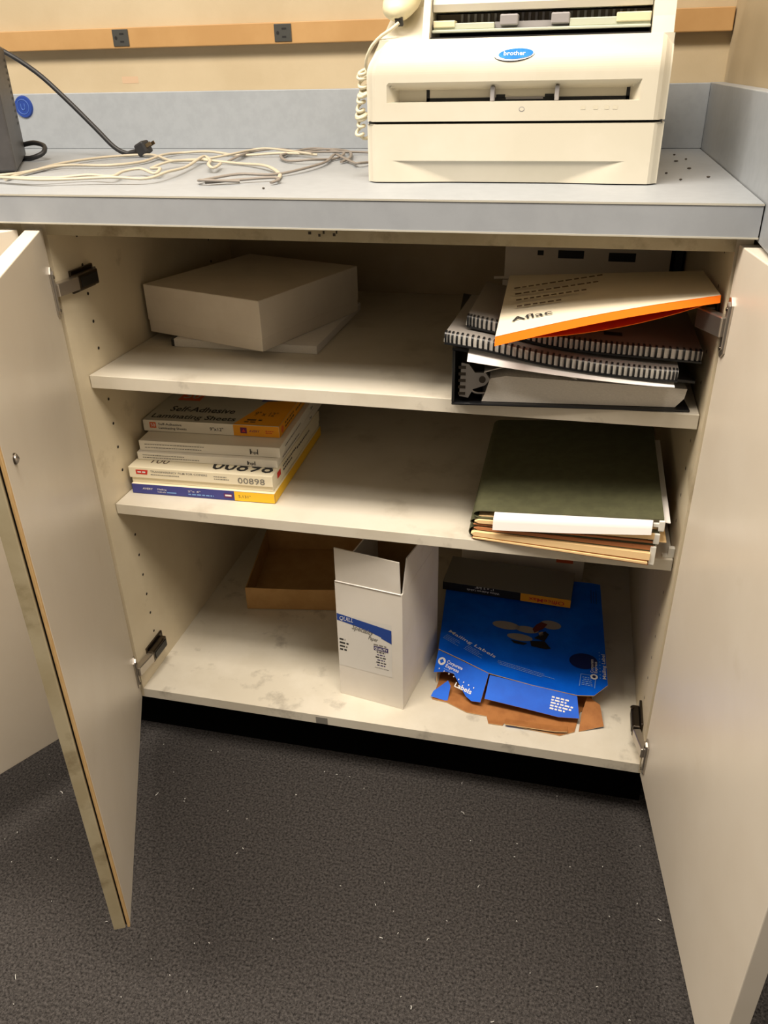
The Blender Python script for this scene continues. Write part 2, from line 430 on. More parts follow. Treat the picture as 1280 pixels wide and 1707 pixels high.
m.box(W0,xl,xr,.128,.478,.9895,1.0585,'printer_cream'); 
m.poly([(xl,.128,1.0585),(xl+.008,.119,1.0585),(xr-.008,.119,1.0585),(xr,.128,1.0585)],'printer_cream')
m.build('paper_tray',fx)
for x in (.45,.76):
    for y in (.15,.45): m=MB(); m.cyl(Fr((x,y,ZF),X,Yv),.01,.01,.0014,'plastic_black',12); m.build('foot',fx)
def yup(x,z):
    y=.118+ (0 if z<1.112 else .0225*((z-1.112)/.0405)**2.2)
    if 1.0831<=z<=1.1055 and .4481<=x<=.7583:
        tz=min(1,(1.1055-z)/.009); tx=min(1,(x-.4481)/.012,(.7583-x)/.012); y+=.020*max(0,min(tz,tx))
    e=min(x-xl,xr-x); y+=.012*(1-sst(0,.014,e)) if e<.014 else 0
    return y
def flare(x,z):                     # the top corner is chamfered on the left
    return x+(1-(x-xl)/(xr-xl))*.0150*sst(1.112,1.1525,z)**1.3
m=MB()
xs=sorted(set([xl,xl+.002,xl+.005,xl+.009,.4481,.4511,.4541,.4571,.4601,.7463,.7493,.7523,.7553,.7583,xr-.009,xr-.005,xr-.002,xr]+frange(xl+.014,xr-.014,40)))
zs=[1.0615,1.07,1.083,1.0832,1.085,1.090,1.0965,1.0995,1.1025,1.1055]+frange(1.112,1.1525,16)
gridsurf(m,xs,zs,yup,'printer_cream',flare)
m.box(W0,xl+.0005,xr-.0005,.1405,.478,1.0615,1.112,'printer_cream'); m.box(W0,xl+.0152,xr-.0005,.1405,.478,1.112,1.1523,'printer_cream')
wl_=[(xl+.0005,1.112),(xl+.0152,1.112),(xl+.0152,1.1523)]+[(flare(xl,z),z) for z in (1.145,1.138,1.130,1.120)]
m.prism(Fr((0,.478,0),X,Z),wl_,0,.3375,'printer_cream')
m.box(W0,xl+.003,xr-.003,.125,.470,1.0580,1.0618,'dark_gap')
m.poly([(xl,yup(xl,1.0615),1.0615),(xl+.01,.1195,1.0615),(xr-.01,.1195,1.0615),(xr,yup(xr,1.0615),1.0615),(xr,.16,1.0615),(xl,.16,1.0615)],'printer_cream')
for xx in (xl,xr):
    m.poly([(flare(xx,z),yup(xx,z),z) for z in zs]+[(flare(xx,1.1525),.145,1.1525),(xx,.145,1.0615)],'printer_cream')
# embossed marks below the slot
ff=front(W0,0,.118,0)
m.ell(ff,.619,1.0745,.0035,.0028,'printer_gray',.0002,14); m.ell(ff,.619,1.0745,.0028,.0021,'printer_cream',.0004,14)
for x in (.69,.705,.718,.728): m.rect(ff,x,1.0735,x+.0055,1.0775,'emboss',.0002)
m.build('body',fx)
# slot and guides
m=MB(); sl=front(W0,0,.138,0)
for a0,b0,a1,b1 in ((.4960,1.0832,.5002,1.0985),(.4960,1.0832,.7465,1.0872),(.7423,1.0832,.7465,1.0995)): m.rect(sl,a0,b0,a1,b1,'black',.0005)
m.rect(sl,.585,1.0868,.596,1.0905,'black',.0005); m.rect(sl,.645,1.0868,.656,1.0905,'black',.0005); m.rect(sl,.597,1.0850,.643,1.0876,'printer_gray',.0009)
m.build('paper_slot',fx,label='narrow black paper slot')
for x in (.5812,.6600):
    m=MB(); m.box(W0,x-.0026,x+.0026,.124,.1375,1.0833,1.1000,'printer_gray',r=.001); m.build('paper_guide',fx,label='small grey paper guide')
# badge
zb=1.1335; yb=yup(.606,zb); sl_=(yup(.606,zb+.006)-yup(.606,zb-.006))/.012
fb=Fr((.606,yb,zb),X,(0,sl_,1))
m=MB()
def egg(k,rx,ry):
    th=2*math.pi*k/40; a=rx*math.cos(th); b=ry*math.sin(th); b+= .0012*(a/rx) if b<0 else .0010*(a/rx); return a,b
m.prism(fb,[egg(k,.0242,.0079) for k in range(40)],-.001,.0010,'badge_rim')
m.prism(fb,[egg(k,.0230,.0069) for k in range(40)],.001,.0013,'badge_white')
m.prism(fb,[(a*.9+.002,b*.92+.0002) for a,b in (egg(k,.0230,.0069) for k in range(40))],.0013,.0016,'badge_blue')
m.text('brother',fb,-.0125,-.0018,.0052,'badge_white',.026,.0019,.01)
m.build('badge',fx,label='blue oval badge reading brother')
# feeder on top
def wedge(m,x0,x1,prof,mt):
    n=len(prof); fr=Fr((x0,0,0),Yv,Z); m.prism(fr,prof,0,x1-x0,mt)
m=MB()
wedge(m,.4345,.4890,[(.142,1.1525),(.470,1.1525),(.470,1.225),(.24,1.192),(.165,1.1585)],'printer_cream')
m.build('handset_cradle',fx)
m=MB()
st=[(.1425,1.1525),(.470,1.1525),(.470,1.27),(.26,1.255),(.165,1.215),(.150,1.170)]
wedge(m,.4885,.4975,st,'printer_cream'); m.build('feeder_cheek',fx); m=MB(); wedge(m,.7635,.7885,st,'printer_cream'); m.build('feeder_cheek',fx)
m=MB(); m.box(W0,.4975,.7635,.152,.24,1.1527,1.1545,'black'); m.box(W0,.4975,.7635,.225,.24,1.1545,1.20,'black'); m.build('feeder_throat',fx,label='dark paper feeder opening')
m=MB()
m.box(W0,.4985,.7625,.158,.168,1.1590,1.1625,'printer_green',r=.001)
m.box(W0,.500,.576,.162,.182,1.1625,1.1695,'printer_green',r=.001); m.box(W0,.500,.527,.160,.182,1.1650,1.1725,'handset_cream',r=.001)
m.box(W0,.667,.762,.162,.182,1.1625,1.1712,'printer_green',r=.001); m.box(W0,.722,.762,.160,.182,1.1655,1.1755,'handset_cream',r=.001)
m.box(W0,.576,.667,.170,.190,1.1625,1.1700,'printer_gray')
for x in (.583,.645): m.box(W0,x,x+.022,.160,.186,1.1655,1.1775,'printer_gray',r=.0015)
m.build('document_guide',fx,label='pale document guides inside the feeder')
m=MB()
for i in range(26):
    x=.53+i*.0085
    m.box(W0,x,x+.003,.192,.198,1.170+random.uniform(0,.002),1.180,'printer_gray')
m.box(W0,.4985,.7625,.196,.204,1.168,1.1805,'steel_dark'); m.build('feed_comb',fx,label='dark feed roller comb')
m=MB()
wedge(m,.4985,.7625,[(.168,1.1822),(.235,1.1822),(.235,1.205),(.46,1.24),(.46,1.275),(.25,1.262),(.185,1.225),(.166,1.190)],'printer_cream')
m.build('feeder_cover',fx)
m=MB(); m.cyl(Fr((.7905,.20,1.118),Yv,Z),.010,.007,.0035,'printer_cream',16); m.build('side_latch',fx); m=MB(); m.cyl(Fr((.4195,.20,1.118),(0,-1,0),Z),.010,.007,.0035,'printer_cream',16); m.build('side_latch',fx)
# handset
hs=thing('telephone_handset','cream telephone handset with a coiled cord, resting on the fax printer','handset',(.453,.25,1.20))
m=MB()
cl=[(.4535,.150,1.176),(.4535,.153,1.181),(.4535,.160,1.186),(.4535,.175,1.192),(.4535,.205,1.199),(.453,.25,1.212),(.453,.30,1.224),(.453,.345,1.233),(.453,.385,1.241),(.453,.40,1.242),(.453,.406,1.242)]
rr=[.004,.013,.0185,.0215,.0215,.018,.017,.019,.022,.016,.004]
def rad(t):
    k=t*(len(rr)-1); i=min(int(k),len(rr)-2); return lerp(rr[i],rr[i+1],k-i)
m.tube(cl,rad,'handset_cream',n=20,flat=.78,sub=4); m.build('handset_body',hs)
m=MB(); m.box(Fr((.4575,.1535,1.1725),X,(0,.5,-.8)),-.005,.005,-.005,.005,-.002,.003,'plastic_black',r=.001); m.build('cord_socket',hs,label='dark cord socket')
m=MB()
P=[(.4575,.1515,1.1715),(.448,.147,1.164),(.437,.145,1.158),(.425,.145,1.148),(.417,.148,1.137),(.4125,.155,1.125)]
N=150
for i in range(N+1):
    t=i/N; th=t*13*2*math.pi; r=.0056+.0010*math.sin(t*19)
    cx=lerp(.4075,.3985,t)-.002*math.sin(t*13); cz=lerp(1.118,1.047,t**1.05)+.004*math.sin(t*17); cy=.168
    P.append((cx+r*math.cos(th),cy+r*math.sin(th),cz+.003*math.sin(th+.5)))
P+=[(.400,.170,1.040),(.406,.175,1.038),(.409,.190,1.045),(.410,.21,1.055),(.412,.23,1.05),(.4165,.24,1.05)]
m.tube(P,.0022,'cord_cream',n=7,sub=2); m.build('coiled_cord',hs)

# ------------------------------------------------------------------ dark tower, cords
u=V((-.53,.85,0)).normalized(); f=Fr((-.158,.183,ZC),-V((u.y,-u.x,0)),u)   # u: to the left, v: back
if f.w.z<0: f=Fr((-.158,.183,ZC),V((u.y,-u.x,0)),u)
tw=thing('computer_tower','dark grey upright device with vent holes at the left end of the worktop','computer',tuple(f.p(-.05,.14)))
f.o.z+=.0004
sgx=1 if f.u.x<0 else -1
m=MB(); m.box(f,*((0,.10) if sgx>0 else (-.10,0)),0,.30,.004,.178,'device_gray',r=.003)
fr_=right(f) if sgx<0 else left(f)
for j in range(2):
    for i in range(11):
        aa=(.270-.026*j); m.ell(Fr(f.p(0,0,0),f.v,f.w) if sgx<0 else Fr(f.p(0,0,0),-f.v,f.w), (aa if sgx<0 else -aa), .060+i*.0098,.0055,.0026,'black',.0006,10)
m.build('case',tw)
m=MB(); m.box(f,*((.004,.096) if sgx>0 else (-.096,-.004)),.006,.294,0,.004,'plastic_black'); m.build('base',tw)
m=MB(); q=f.p(0,.30,.022)
m.tube([q+V((0,-.004,.0)),q+V((.03,-.012,.004)),q+V((.062,-.03,.000)),q+V((.070,-.05,-.010)),q+V((.05,-.06,-.0175)),q+V((.018,-.045,-.0175))],.0042,'cord_black',n=8); m.build('lead',tw,label='short black lead looped beside the device')
pc=thing('mains_cable','black power cord arching over the worktop from the left to its plug','power cord',(-.0858,.4547,ZC))
m=MB(); m.tube([(-.52,.42,1.24),(-.42,.435,1.205),(-.333,.45,1.1644),(-.27,.45,1.1277),(-.22,.45,1.0842),(-.17,.45,1.0353),(-.140,.45,1.0054),(-.118,.452,.9945),(-.10,.452,.9955)],.0042,'cord_black',n=10); m.build('cord',pc)
m=MB()
m.tube([(-.112,.452,.9945),(-.098,.452,.9965),(-.092,.4515,.9985),(-.087,.451,1.000)],lambda t:.0045+.004*t,'cord_black',n=12,sub=3)
pf=Fr((-.083,.451,1.0025),(.88,-.1,.42),(0,1,0)); m.box(pf,-.010,.012,-.011,.011,-.011,.011,'cord_black',r=.0035); m.build('plug',pc)
m=MB()
for b in (-.006,.006): m.box(pf,.012,.024,b-.0008,b+.0008,-.003,.003,'brass')
m.build('prong',pc,label='metal plug prongs')
def cable(name,lab,paths,r,mt,flat=.7,z0=.0):
    m=MB()
    for k,pth in enumerate(paths):
        n=len(pth); m.tube([(x,y,ZC+r*flat+.0009+z0+ (.0035*math.sin(i*1.7+k*2)**2 if 0<i<n-1 else 0)) for i,(x,y) in enumerate(pth)],r,mt,n=8,flat=flat,sub=5)
    o=m.build(name); o['label']=lab; o['category']='cable'; return o
A=[(-.36,.06),(-.27,.085),(-.2,.115),(-.135,.125),(-.14,.196),(-.150,.29),(-.140,.385),(-.105,.44),(-.056,.433),(.02,.355),(.071,.346),(.156,.32),(.225,.255),(.272,.185),(.292,.12)]
A2=[(-.118,.098),(-.134,.172),(-.13,.262),(-.051,.268),(-.024,.333),(-.037,.434),(-.03,.50),(.028,.49),(.10,.458),(.178,.459),(.24,.47)]
cable('data_cable','flat cream cable in wide loops at the left of the worktop',[A,A2],.0031,'cable_cream')
B=[(-.36,.045),(-.25,.07),(-.141,.085),(-.053,.062),(-.02,.08),(.014,.103),(.056,.095),(.04,.155),(.055,.18),(.098,.140),(.087,.18),(.055,.214),(.057,.28),(.078,.336),(.11,.40),(.1,.5),(.128,.516),(.182,.485),(.24,.44)]
B2=[(-.36,.03),(-.24,.055),(-.132,.072),(-.036,.05),(.01,.064),(.068,.074),(.115,.082),(.121,.135),(.104,.232),(.075,.36),(.100,.33),(.14,.235),(.157,.215),(.140,.28)]
cable('data_cable','pale cream cable snaking along the front of the worktop, kinked near its middle',[B,B2],.0028,'cable_cream',z0=.004)
C=[(.247,.095),(.204,.075),(.190,.103),(.223,.150),(.270,.168),(.294,.234),(.297,.335),(.275,.46),(.31,.39),(.345,.33),(.36,.30),(.375,.36),(.405,.43)]
C2=[(.204,.078),(.24,.10),(.282,.122),(.300,.104),(.296,.085)]
D=[(.186,.438),(.180,.515),(.209,.560),(.254,.535),(.292,.46),(.292,.40),(.268,.348),(.224,.36),(.188,.43),(.197,.50),(.228,.545),(.28,.525),(.317,.41),(.318,.35)]
D2=[(.12,.36),(.118,.42),(.098,.52),(.14,.54),(.2,.515),(.26,.49),(.33,.50),(.38,.42),(.412,.40)]
cable('data_cable','grey-brown cable bundled beside the fax printer',[C,C2,D,D2],.0027,'cable_gray',z0=.0005)

# ------------------------------------------------------------------ upper shelf
pad=thing('paper_pad','thin white paper pad with a black bound edge, under the plain white box','pad',(.19,.32,S1))
m=MB(); m.box(W0,.0660,.3127,.1835,.460,S1+.0003,S1+.0135,'paper',r=.0008,f='page_gray'); m.build('pages',pad)
m=MB(); m.box(W0,.0600,.0668,.1835,.460,S1+.0003,S1+.0135,'binder_black',r=.002); m.build('binding',pad,label='black bound edge')
f=Fr((.0085,.2165,S1+.0138),(.2300,-.0755,0),(0,1,0))
wb=thing('box','plain white cardboard box on the upper shelf, left corner, on a thin pad','box',tuple(f.p(.12,.13)))
m=MB(); m.box(f,0,.2425,0,.272,0,.030,'white_card',r=.0008); m.build('base',wb)
m=MB(); m.box(f,-.0010,.2435,-.001,.273,.020,.0795,'white_card',r=.0012); m.build('lid',wb)

# ring binder
bd=thing('ring_binder','thick black ring binder full of paper, lying open end outward on the upper shelf','binder',(.71,.15,S1))
f=Fr((.5566,.0055,S1),(.9957,.093,0),(-.093,.9957,0))
m=MB()
m.box(f,0,.308,0,.285,.0003,.0035,'binder_black',r=.0012); m.build('cover',bd)
m=MB(); m.box(f,0,.004,0,.285,.0036,.0755,'binder_black',r=.0015); m.build('spine',bd)
m=MB(); m.patch(lambda u,v: f.p(u*.308,v*.285,.0795-.0365*u-.003*math.sin(u*3.1)),14,2,.0032,'binder_black'); m.build('cover',bd)
m=MB()
m.prism(Fr(f.p(0,.008,0),f.u,f.w),[(.040,.004),(.290,.004),(.300,.016),(.302,.029),(.20,.034),(.07,.040),(.050,.036),(.045,.018)],0,-.262,'page_gray'); m.build('pages',bd)
m=MB(); m.patch(lambda u,v: f.p(.042+u*.12,.004+v*.24,.0405+.016*math.sin(math.pi*min(1,u*.9+.12))),12,2,.0012,'cover_gray','page_gray','page_gray'); m.build('divider',bd,label='curled grey divider sheet')
m=MB(); g=Fr(f.p(0,.006,0),f.u,f.w)
m.prism(g,[(.010,.012),(.022,.010),(.028,.022),(.044,.028),(.050,.036),(.044,.045),(.030,.045),(.022,.056),(.012,.058)],-.004,.002,'chrome')
m.cyl(g.at(.040,.036,.002),.0045,.0045,.002,'steel_dark',12)
for k in range(5): m.box(g,.0085,.018,.014+k*.009,.018+k*.009,.002,.003,'steel_dark')
m.build('ring_clip',bd,label='metal ring clip inside the spine')
m=MB(); m.tube([g.p(.018,.026,-.008),g.p(.03,.014,-.008),g.p(.05,.016,-.008),g.p(.056,.03,-.008)],.0018,'chrome',n=7); m.build('ring',bd)
# loose sheet drooping from the binder
m=MB()
def lsheet(u,v):
    x=lerp(.578,.835,u); k=(x-.5566)/.308; base=S1+.0795-.0365*k-.003*math.sin(k*3.1)+.0012
    y=lerp(-.004,.20,v); 
    z=base+.0006 if v>.06 else base-.0105*(1-u)**.7*(1-v/.06)
    return (x,y-.006*(1-u) ,z)
m.patch(lsheet,12,24,.0006,'paper'); o=m.build('paper_sheet'); o['label']='loose white sheet poking out between the binder and the comb-bound books'; o['category']='paper'

# comb-bound books
def comb_book(lab,path,depth,th,teeth,cover,mark=False):
    """path: front edge polyline (bottom), depth vector"""
    bk=thing('comb_bound_book',lab,'book',tuple(V(path[len(path)//2])+V(depth)*.5),'comb-bound books on the binder')
    P=[V(p)+V((0,0,.0012)) for p in path]; dv=V(depth)
    def along(t):
        k=t*(len(P)-1); i=min(int(k),len(P)-2); s=k-i
        p0=P[max(i-1,0)];p1=P[i];p2=P[i+1];p3=P[min(i+2,len(P)-1)]
        return .5*((2*p1)+(p2-p0)*s+(2*p0-5*p1+4*p2-p3)*s*s+(3*p1-p0-3*p2+p3)*s**3)
    m=MB(); m.patch(lambda u,v: along(u)+dv*v+V((0,0,th*(1-.1*v))),30,6,th*.9,cover,'page_gray','page_gray')
    if mark:
        for (u0,u1,v0,v1) in ((.62,.70,.18,.26),):
            m.poly([along(u)+dv*v+V((0,0,th*(1-.1*v)+.0006)) for u,v in ((u0,v0),(u1,v0),(u1,v1),(u0,v1))],'ink')
    m.build('pages',bk)
    m=MB(); n=dv.normalized()
    r=th*.5+.0012
    for k in range(teeth):
        t=(k+.35)/teeth; p=along(t)+V((0,0,th*.5))
        ta=(along(min(1,t+.01))-along(max(0,t-.01))).normalized(); upv=V((0,0,1))
        pts=[]
        for q in range(9):
            a=math.pi*(.5+q/8); pts.append(p+n*(.002+math.cos(a)*.0045)+upv*(math.sin(a)*r))
        pts=[p+n*.009+upv*r]+pts+[p+n*.004-upv*r]
        for i in range(len(pts)-1):
            a,b=pts[i],pts[i+1]; w=ta*.0014
            m.poly([a-w,a+w,b+w,b-w],'binder_black')
    m.patch(lambda u,v: along(u)+V((0,0,.0012))-n*(.003-.008*v),30,2,.0022,'binder_black')
    m.build('comb_binding',bk,label='black plastic comb binding')
comb_book('lower comb-bound book, sagging, its left end sticking out furthest',[(.5475,-.001,.8105),(.60,-.001,.8035),(.665,.000,.7905),(.73,.002,.7815),(.79,.004,.7765),(.838,.006,.7745)],(.006,.213,-.001),.0130,44,'cover_gray')
comb_book('upper comb-bound book directly under the orange folder',[(.5715,.030,.8245),(.62,.028,.8165),(.68,.027,.8045),(.74,.028,.7985),(.80,.029,.7955),(.866,.031,.7920)],(.000,.212,-.003),.0135,45,'cover_gray',True)

# orange folder
fo=thing('pocket_folder','white and orange paper folder tilted on top of the comb-bound books','folder',(.74,.05,.85))
TL,TR,BL,BR=V((.6165,-.053,.8385)),V((.8700,.004,.8835)),V((.610,.183,.8580)),V((.8690,.168,.8760))
def top(u,v):
    a=TL.lerp(TR,u); b=BL.lerp(BR,u); p=a.lerp(b,v); p.z+=.004*math.sin(math.pi*u)*(1-v); return p
m=MB(); m.patch(top,10,6,.0008,'folder_white','folder_orange','folder_orange')
def fpt(u,v,c=.0006):
    p=top(u,v); return V((p.x,p.y,p.z+c))
ff=Fr(top(.06,.14)+V((0,0,.0012)),top(.24,.14)-top(.06,.14),top(.06,.3)-top(.06,.14))
m.text('Aflac',ff,0.002,.004,.0150,'ink',.050,.0004,.01)
ff=Fr(top(.08,.34)+V((0,0,.0030)),top(.4,.34)-top(.08,.34),top(.08,.6)-top(.08,.34))
for i,(w) in enumerate((.058,.092,.105,.118)):
    x=0
    while x<w:
        dx=random.uniform(.005,.009); m.rect(ff,x,.004+i*.026,x+dx,.0095+i*.026,'ink_brown',.0004); x+=dx+.0028
m.build('front_cover',fo)
m=MB(); m.patch(lambda u,v: top(u,0)+V((0,-.0008-.0035*v,-.0006-.0100*v*(1-.25*u))),10,1,.0006,'folder_orange'); m.build('fold_edge',fo,label='bright orange folded edge')
def low(u,v):
    a=V((.6168,-.050,.8370)).lerp(V((.8670,.006,.8775)),u); b=V((.6135,.176,.8530)).lerp(V((.8660,.162,.8700)),u); p=a.lerp(b,v)
    p.z-=.0170*math.sin(math.pi*min(1,u*1.0))**.8*(1-v); p.y+=.012*math.sin(math.pi*u)*(1-v); return p
m=MB(); m.patch(low,12,6,.0008,'folder_red','folder_orange','folder_orange'); m.build('back_cover',fo,label='orange-red back cover and pocket')

# white box behind
bb=thing('box','dusty white box with two dark openings behind the orange folder','box',(.72,.49,S1))
m=MB(); m.box(W0,.580,.852,.41,.585,S1+.0003,.800,'white_card',r=.001); m.build('base',bb)
m=MB(); m.patch(lambda u,v:(lerp(.566,.868,u),lerp(.400,.412,v),.8075+.003*math.sin(u*5)-.003*v),10,2,.004,'white_card'); 
m.box(W0,.582,.850,.412,.585,.8005,.880,'white_card',r=.001); m.build('lid',bb)
f=front(W0,0,.412,0)
for (a0,b0,a1,b1) in ((.670,.838,.712,.851),(.752,.835,.795,.849),(.636,.842,.646,.850)): m=MB(); m.rect(f,a0,b0,a1,b1,'black',.0005); m.build('opening',bb,label='dark opening')
m=MB(); m.box(W0,.858,.873,.44,.58,S1+.0003,.87,'plastic_black',r=.002); o=m.build('gap_shade'); o['label']='narrow black block standing for the shade in the gap between white box and right panel'; o['category']='case'  # black block put in as the shade of the gap beside the box

# ------------------------------------------------------------------ middle shelf: label boxes
GRP='label and film boxes stacked on the middle shelf'
def lbox(name,label,cat,f): return thing(name,label,cat,tuple(f.p(.12,.14,0)),GRP)
# 1 blue and yellow
f=Fr((.0110,.0695,S2+.0004),(1,.036,0),(-.036,1,0)); D_=.285
b=lbox('label_box','blue label box with a yellow end, bottom of the stack','box',f)
m=MB(); m.box(f,0,.250,0,D_,0,.0180,'av_blue',r=.0008,r_='yellow',t='film_cream')
F=front(f); m.rect(F,.181,.0006,.2496,.0176,'yellow',.0004); m.rect(right(f,.250),.001,.0006,D_-.001,.0176,'yellow',.0004)
m.text('AVERY',F,.019,.0085,.0036,'ink_white',.019,.0006,.01,.2)
m.text('Mailing',F,.046,.0092,.0030,'ink_white',.016,.0006); m.text('Labels',F,.046,.0045,.0030,'ink_white',.014,.0006); m.rect(F,.062,.0045,.079,.0068,'ink_pale',.0006)
m.text('2"x 4"',F,.100,.0095,.0034,'ink_white',.022,.0006); m.bars(F,[(.100,.0045,.045,.0024)],'ink_pale',.0006)
m.rect(F,.163,.005,.178,.0125,'av_purple',.0006); m.rect(F,.165,.0075,.176,.0105,'ink_white',.0007)
m.text('5,131"',F,.188,.0065,.0050,'ink_brown',.021,.0006); m.build('carton',b)
# 2 transparency film: base + lid
f=Fr((.0085,.0725,S2+.0188),(1,.036,0),(-.036,1,0))
b=lbox('film_box','cream transparency film box numbered 00898, above the blue box','box',f)
m=MB(); m.box(f,.002,.2490,.003,.285,0,.0130,'film_cream',r=.0008); m.build('base',b)
m=MB(); m.box(f,0,.2500,0,.287,.0095,.0290,'film_cream',r=.001)
F=front(f); 
m.prism(F,[(.013,.0165),(.0325,.0165),(.0345,.0245),(.013,.0245)],0,.0004,'ink_red'); m.bars(F,[(.016,.0195,.014,.0026)],'ink_white',.0007)
m.text('TRANSPARENCY FILM FOR COPIERS',F,.039,.0212,.0034,'ink_gray',.100,.0005,.006); m.bars(F,[(.039,.0165,.05,.0014)],'ink_gray',.0005); m.bars(F,[(.150,.0212,.022,.0014),(.150,.0170,.026,.0014)],'ink_gray',.0005)
m.text('00898',F,.191,.0130,.0105,'ink_gray',.046,.0005,.006)
T=Fr(f.p(0,0,.029),f.u,f.v); m.text('00898',T,.140,.012,.032,'ink',.105,.0004,.012); m.text('100',T,.032,.018,.018,'ink_brown',.03,.0004)
R_=right(f,.250,0,.0); m.rect(R_,.024,.0135,.042,.0240,'ink_red',.0005); m.bars(R_,[(.055,.0205,.075,.003),(.055,.0135,.05,.003),(.135,.0175,.08,.003)],'ink',.0005)
m.build('lid',b)
# 3,4 thin hp boxes
for i,(x,y,z,deg,lab) in enumerate(((.0120,.1010,S2+.0482,2.5,'thin white transparency box, lower of the pair with small grey print'),(.0145,.1080,S2+.0622,3.4,'thin white transparency box, upper of the pair with an hp logo'))):
    f=ang(x,y,z,deg); b=lbox('film_box',lab,'box',f); h=.0136 if i==0 else .0178
    m=MB(); m.box(f,0,.245,0,.290,0,h,'label_white',r=.0008); F=front(f); R_=right(f,.245)
    m.bars(F,[(.010,h*.62,.075+.03*i,.0014),(.010,h*.30,.10,.0014)],'ink_gray',.0005)
    m.text('hp',F,.196,h*.3,.0050,'ink',.010,.0005,.01); m.rect(F,.194,h*.24,.1957,h*.75,'ink',.0005); m.rect(F,.2065,h*.24,.208,h*.75,'ink',.0005)
    m.bars(R_,[(.03,h*.4,.10,.0024)],'ink_gray',.0005); m.text('hp',R_,.20,h*.3,.0055,'ink',.014,.0005,.01); m.build('carton',b)
# 5 laminating sheets
f=ang(.0050,.1470,S2+.0806,3.0)
b=lbox('laminating_box','grey and amber box of self-adhesive laminating sheets, topmost of the stack','box',f)
m=MB(); m.box(f,0,.2420,0,.300,0,.0205,'label_white',r=.0008,t='label_gray',r_='amber')
F=front(f); T=Fr(f.p(0,0,.0205),f.u,f.v); R_=right(f,.242)
m.rect(F,.162,.0006,.2416,.0199,'amber',.0004); m.rect(R_,.001,.0006,.299,.0199,'amber',.0004)
m.poly([T.p(.162,.0008,.0004),T.p(.2415,.0008,.0004),T.p(.2415,.29,.0004),T.p(.205,.29,.0004),T.p(.190,.11,.0004),T.p(.178,.06,.0004)],'amber')
m.rect(F,.012,.0065,.0235,.0170,'label_orange',.0005); m.text('50',F,.0140,.0090,.0058,'ink_white',.0080,.0008,.01)
m.text('Self-Adhesive',F,.028,.0120,.0042,'ink',.042,.0005,.006); m.text('Laminating Sheets',F,.028,.0050,.0042,'ink',.050,.0005,.006)
m.text('9"x12"',F,.120,.0070,.0060,'ink',.024,.0005,.006)
m.rect(F,.174,.0055,.1855,.0160,'av_purple',.0005); m.poly([F.p(.1765,.008,.0008),F.p(.183,.008,.0008),F.p(.180,.0135,.0008)],'ink_red'); m.text('AVERY',F,.189,.0080,.0040,'av_purple',.019,.0005,.01,.2); m.bars(F,[(.218,.0105,.015,.0014),(.218,.0072,.012,.0014)],'ink_red',.0005)
m.text('Self-Adhesive',T,.030,.044,.022,'ink',.118,.0004,.015); m.text('Laminating Sheets',T,.010,.012,.018,'ink',.150,.0004,.015)
m.rect(T,.024,.095,.066,.150,'label_orange',.0004); m.text('50',T,.030,.105,.030,'label_gray',.030,.0006,.015)
m.poly([T.p(.178,.105,.0006),T.p(.2400,.118,.0006),T.p(.228,.170,.0006),T.p(.186,.152,.0006)],'av_blue'); m.text('AVERY',T,.190,.125,.016,'ink_white',.036,.0009,.01,.2)
m.text('9" x 12"',T,.185,.040,.018,'ink_brown',.040,.0008); m.bars(T,[(.180,.018,.026,.006),(.178,.010,.020,.004)],'ink_brown',.0008)
m.ell(R_,.016,.0100,.007,.0060,'label_orange',.0006); m.bars(R_,[(.032,.0125,.055,.0034),(.032,.0060,.055,.0034),(.098,.0095,.060,.0034)],'ink_brown',.0006)
m.build('carton',b)

# ------------------------------------------------------------------ middle shelf: hanging folders
f=Fr((.5805,.0360,S2+.0004),(.9946,-.104,0),(.104,.9946,0))
FW=.262; FD=.295
FB=f
def warp(m):  # the rod ends make the pile thicker at the right and at the back
    for i,q in enumerate(m.v):
        d=q-FB.o; a,b,c=d.dot(FB.u),d.dot(FB.v),d.z
        m.v[i]=q+V((-.115*max(0,b),0,c*(.62*max(0,a)/FW)+c/.0455*.024*max(0,b)/FD))
    return m
def hanging(lab,z0,z1,da,inner):
    h=thing('hanging_folder',lab,'folder',tuple(f.p(.13,.15,z0)),'hanging folders piled on the middle shelf')
    zm=(z0+z1)/2; r=(z1-z0)/2
    prof=[(FW+da,z0)]+[(.02+da,z0)]+[(.010+da-.012*math.sin(math.pi*k/8),zm-r*math.cos(math.pi*k/8)) for k in range(9)]+[(.02+da,z1),(FW+da,z1)]
    m=MB()
    for i in range(len(prof)-1):
        (a0,c0),(a1,c1)=prof[i],prof[i+1]
        m.patch(lambda u,v:f.p(lerp(a0,a1,u),v*FD,lerp(c0,c1,u)),1,1,.0007,'olive','olive','olive',False)
    warp(m).build('cover',h)
    for (za,zb,a0,a1,dy,mt,nm) in inner:
        m=MB(); F=front(f)
        m.prism(Fr(f.p(0,dy,0),f.u,f.w),[(a0+da,(za+zb)/2),(a0+.006+da,za),(a1+da,za),(a1+da,zb),(a0+.006+da,zb)],0,-(FD-.02),mt)
        warp(m).build(nm,h)
    m=MB(); m.box(f,FW-.006+da,FW+.002+da,-.003,.006,z0+.001,z1-.001,'tab_clear',r=.001); m.box(f,FW-.013+da,FW-.006+da,-.002,.004,zm-.001,zm+.002,'tab_clear'); warp(m).build('rod_hook',h,label='white plastic rod end')
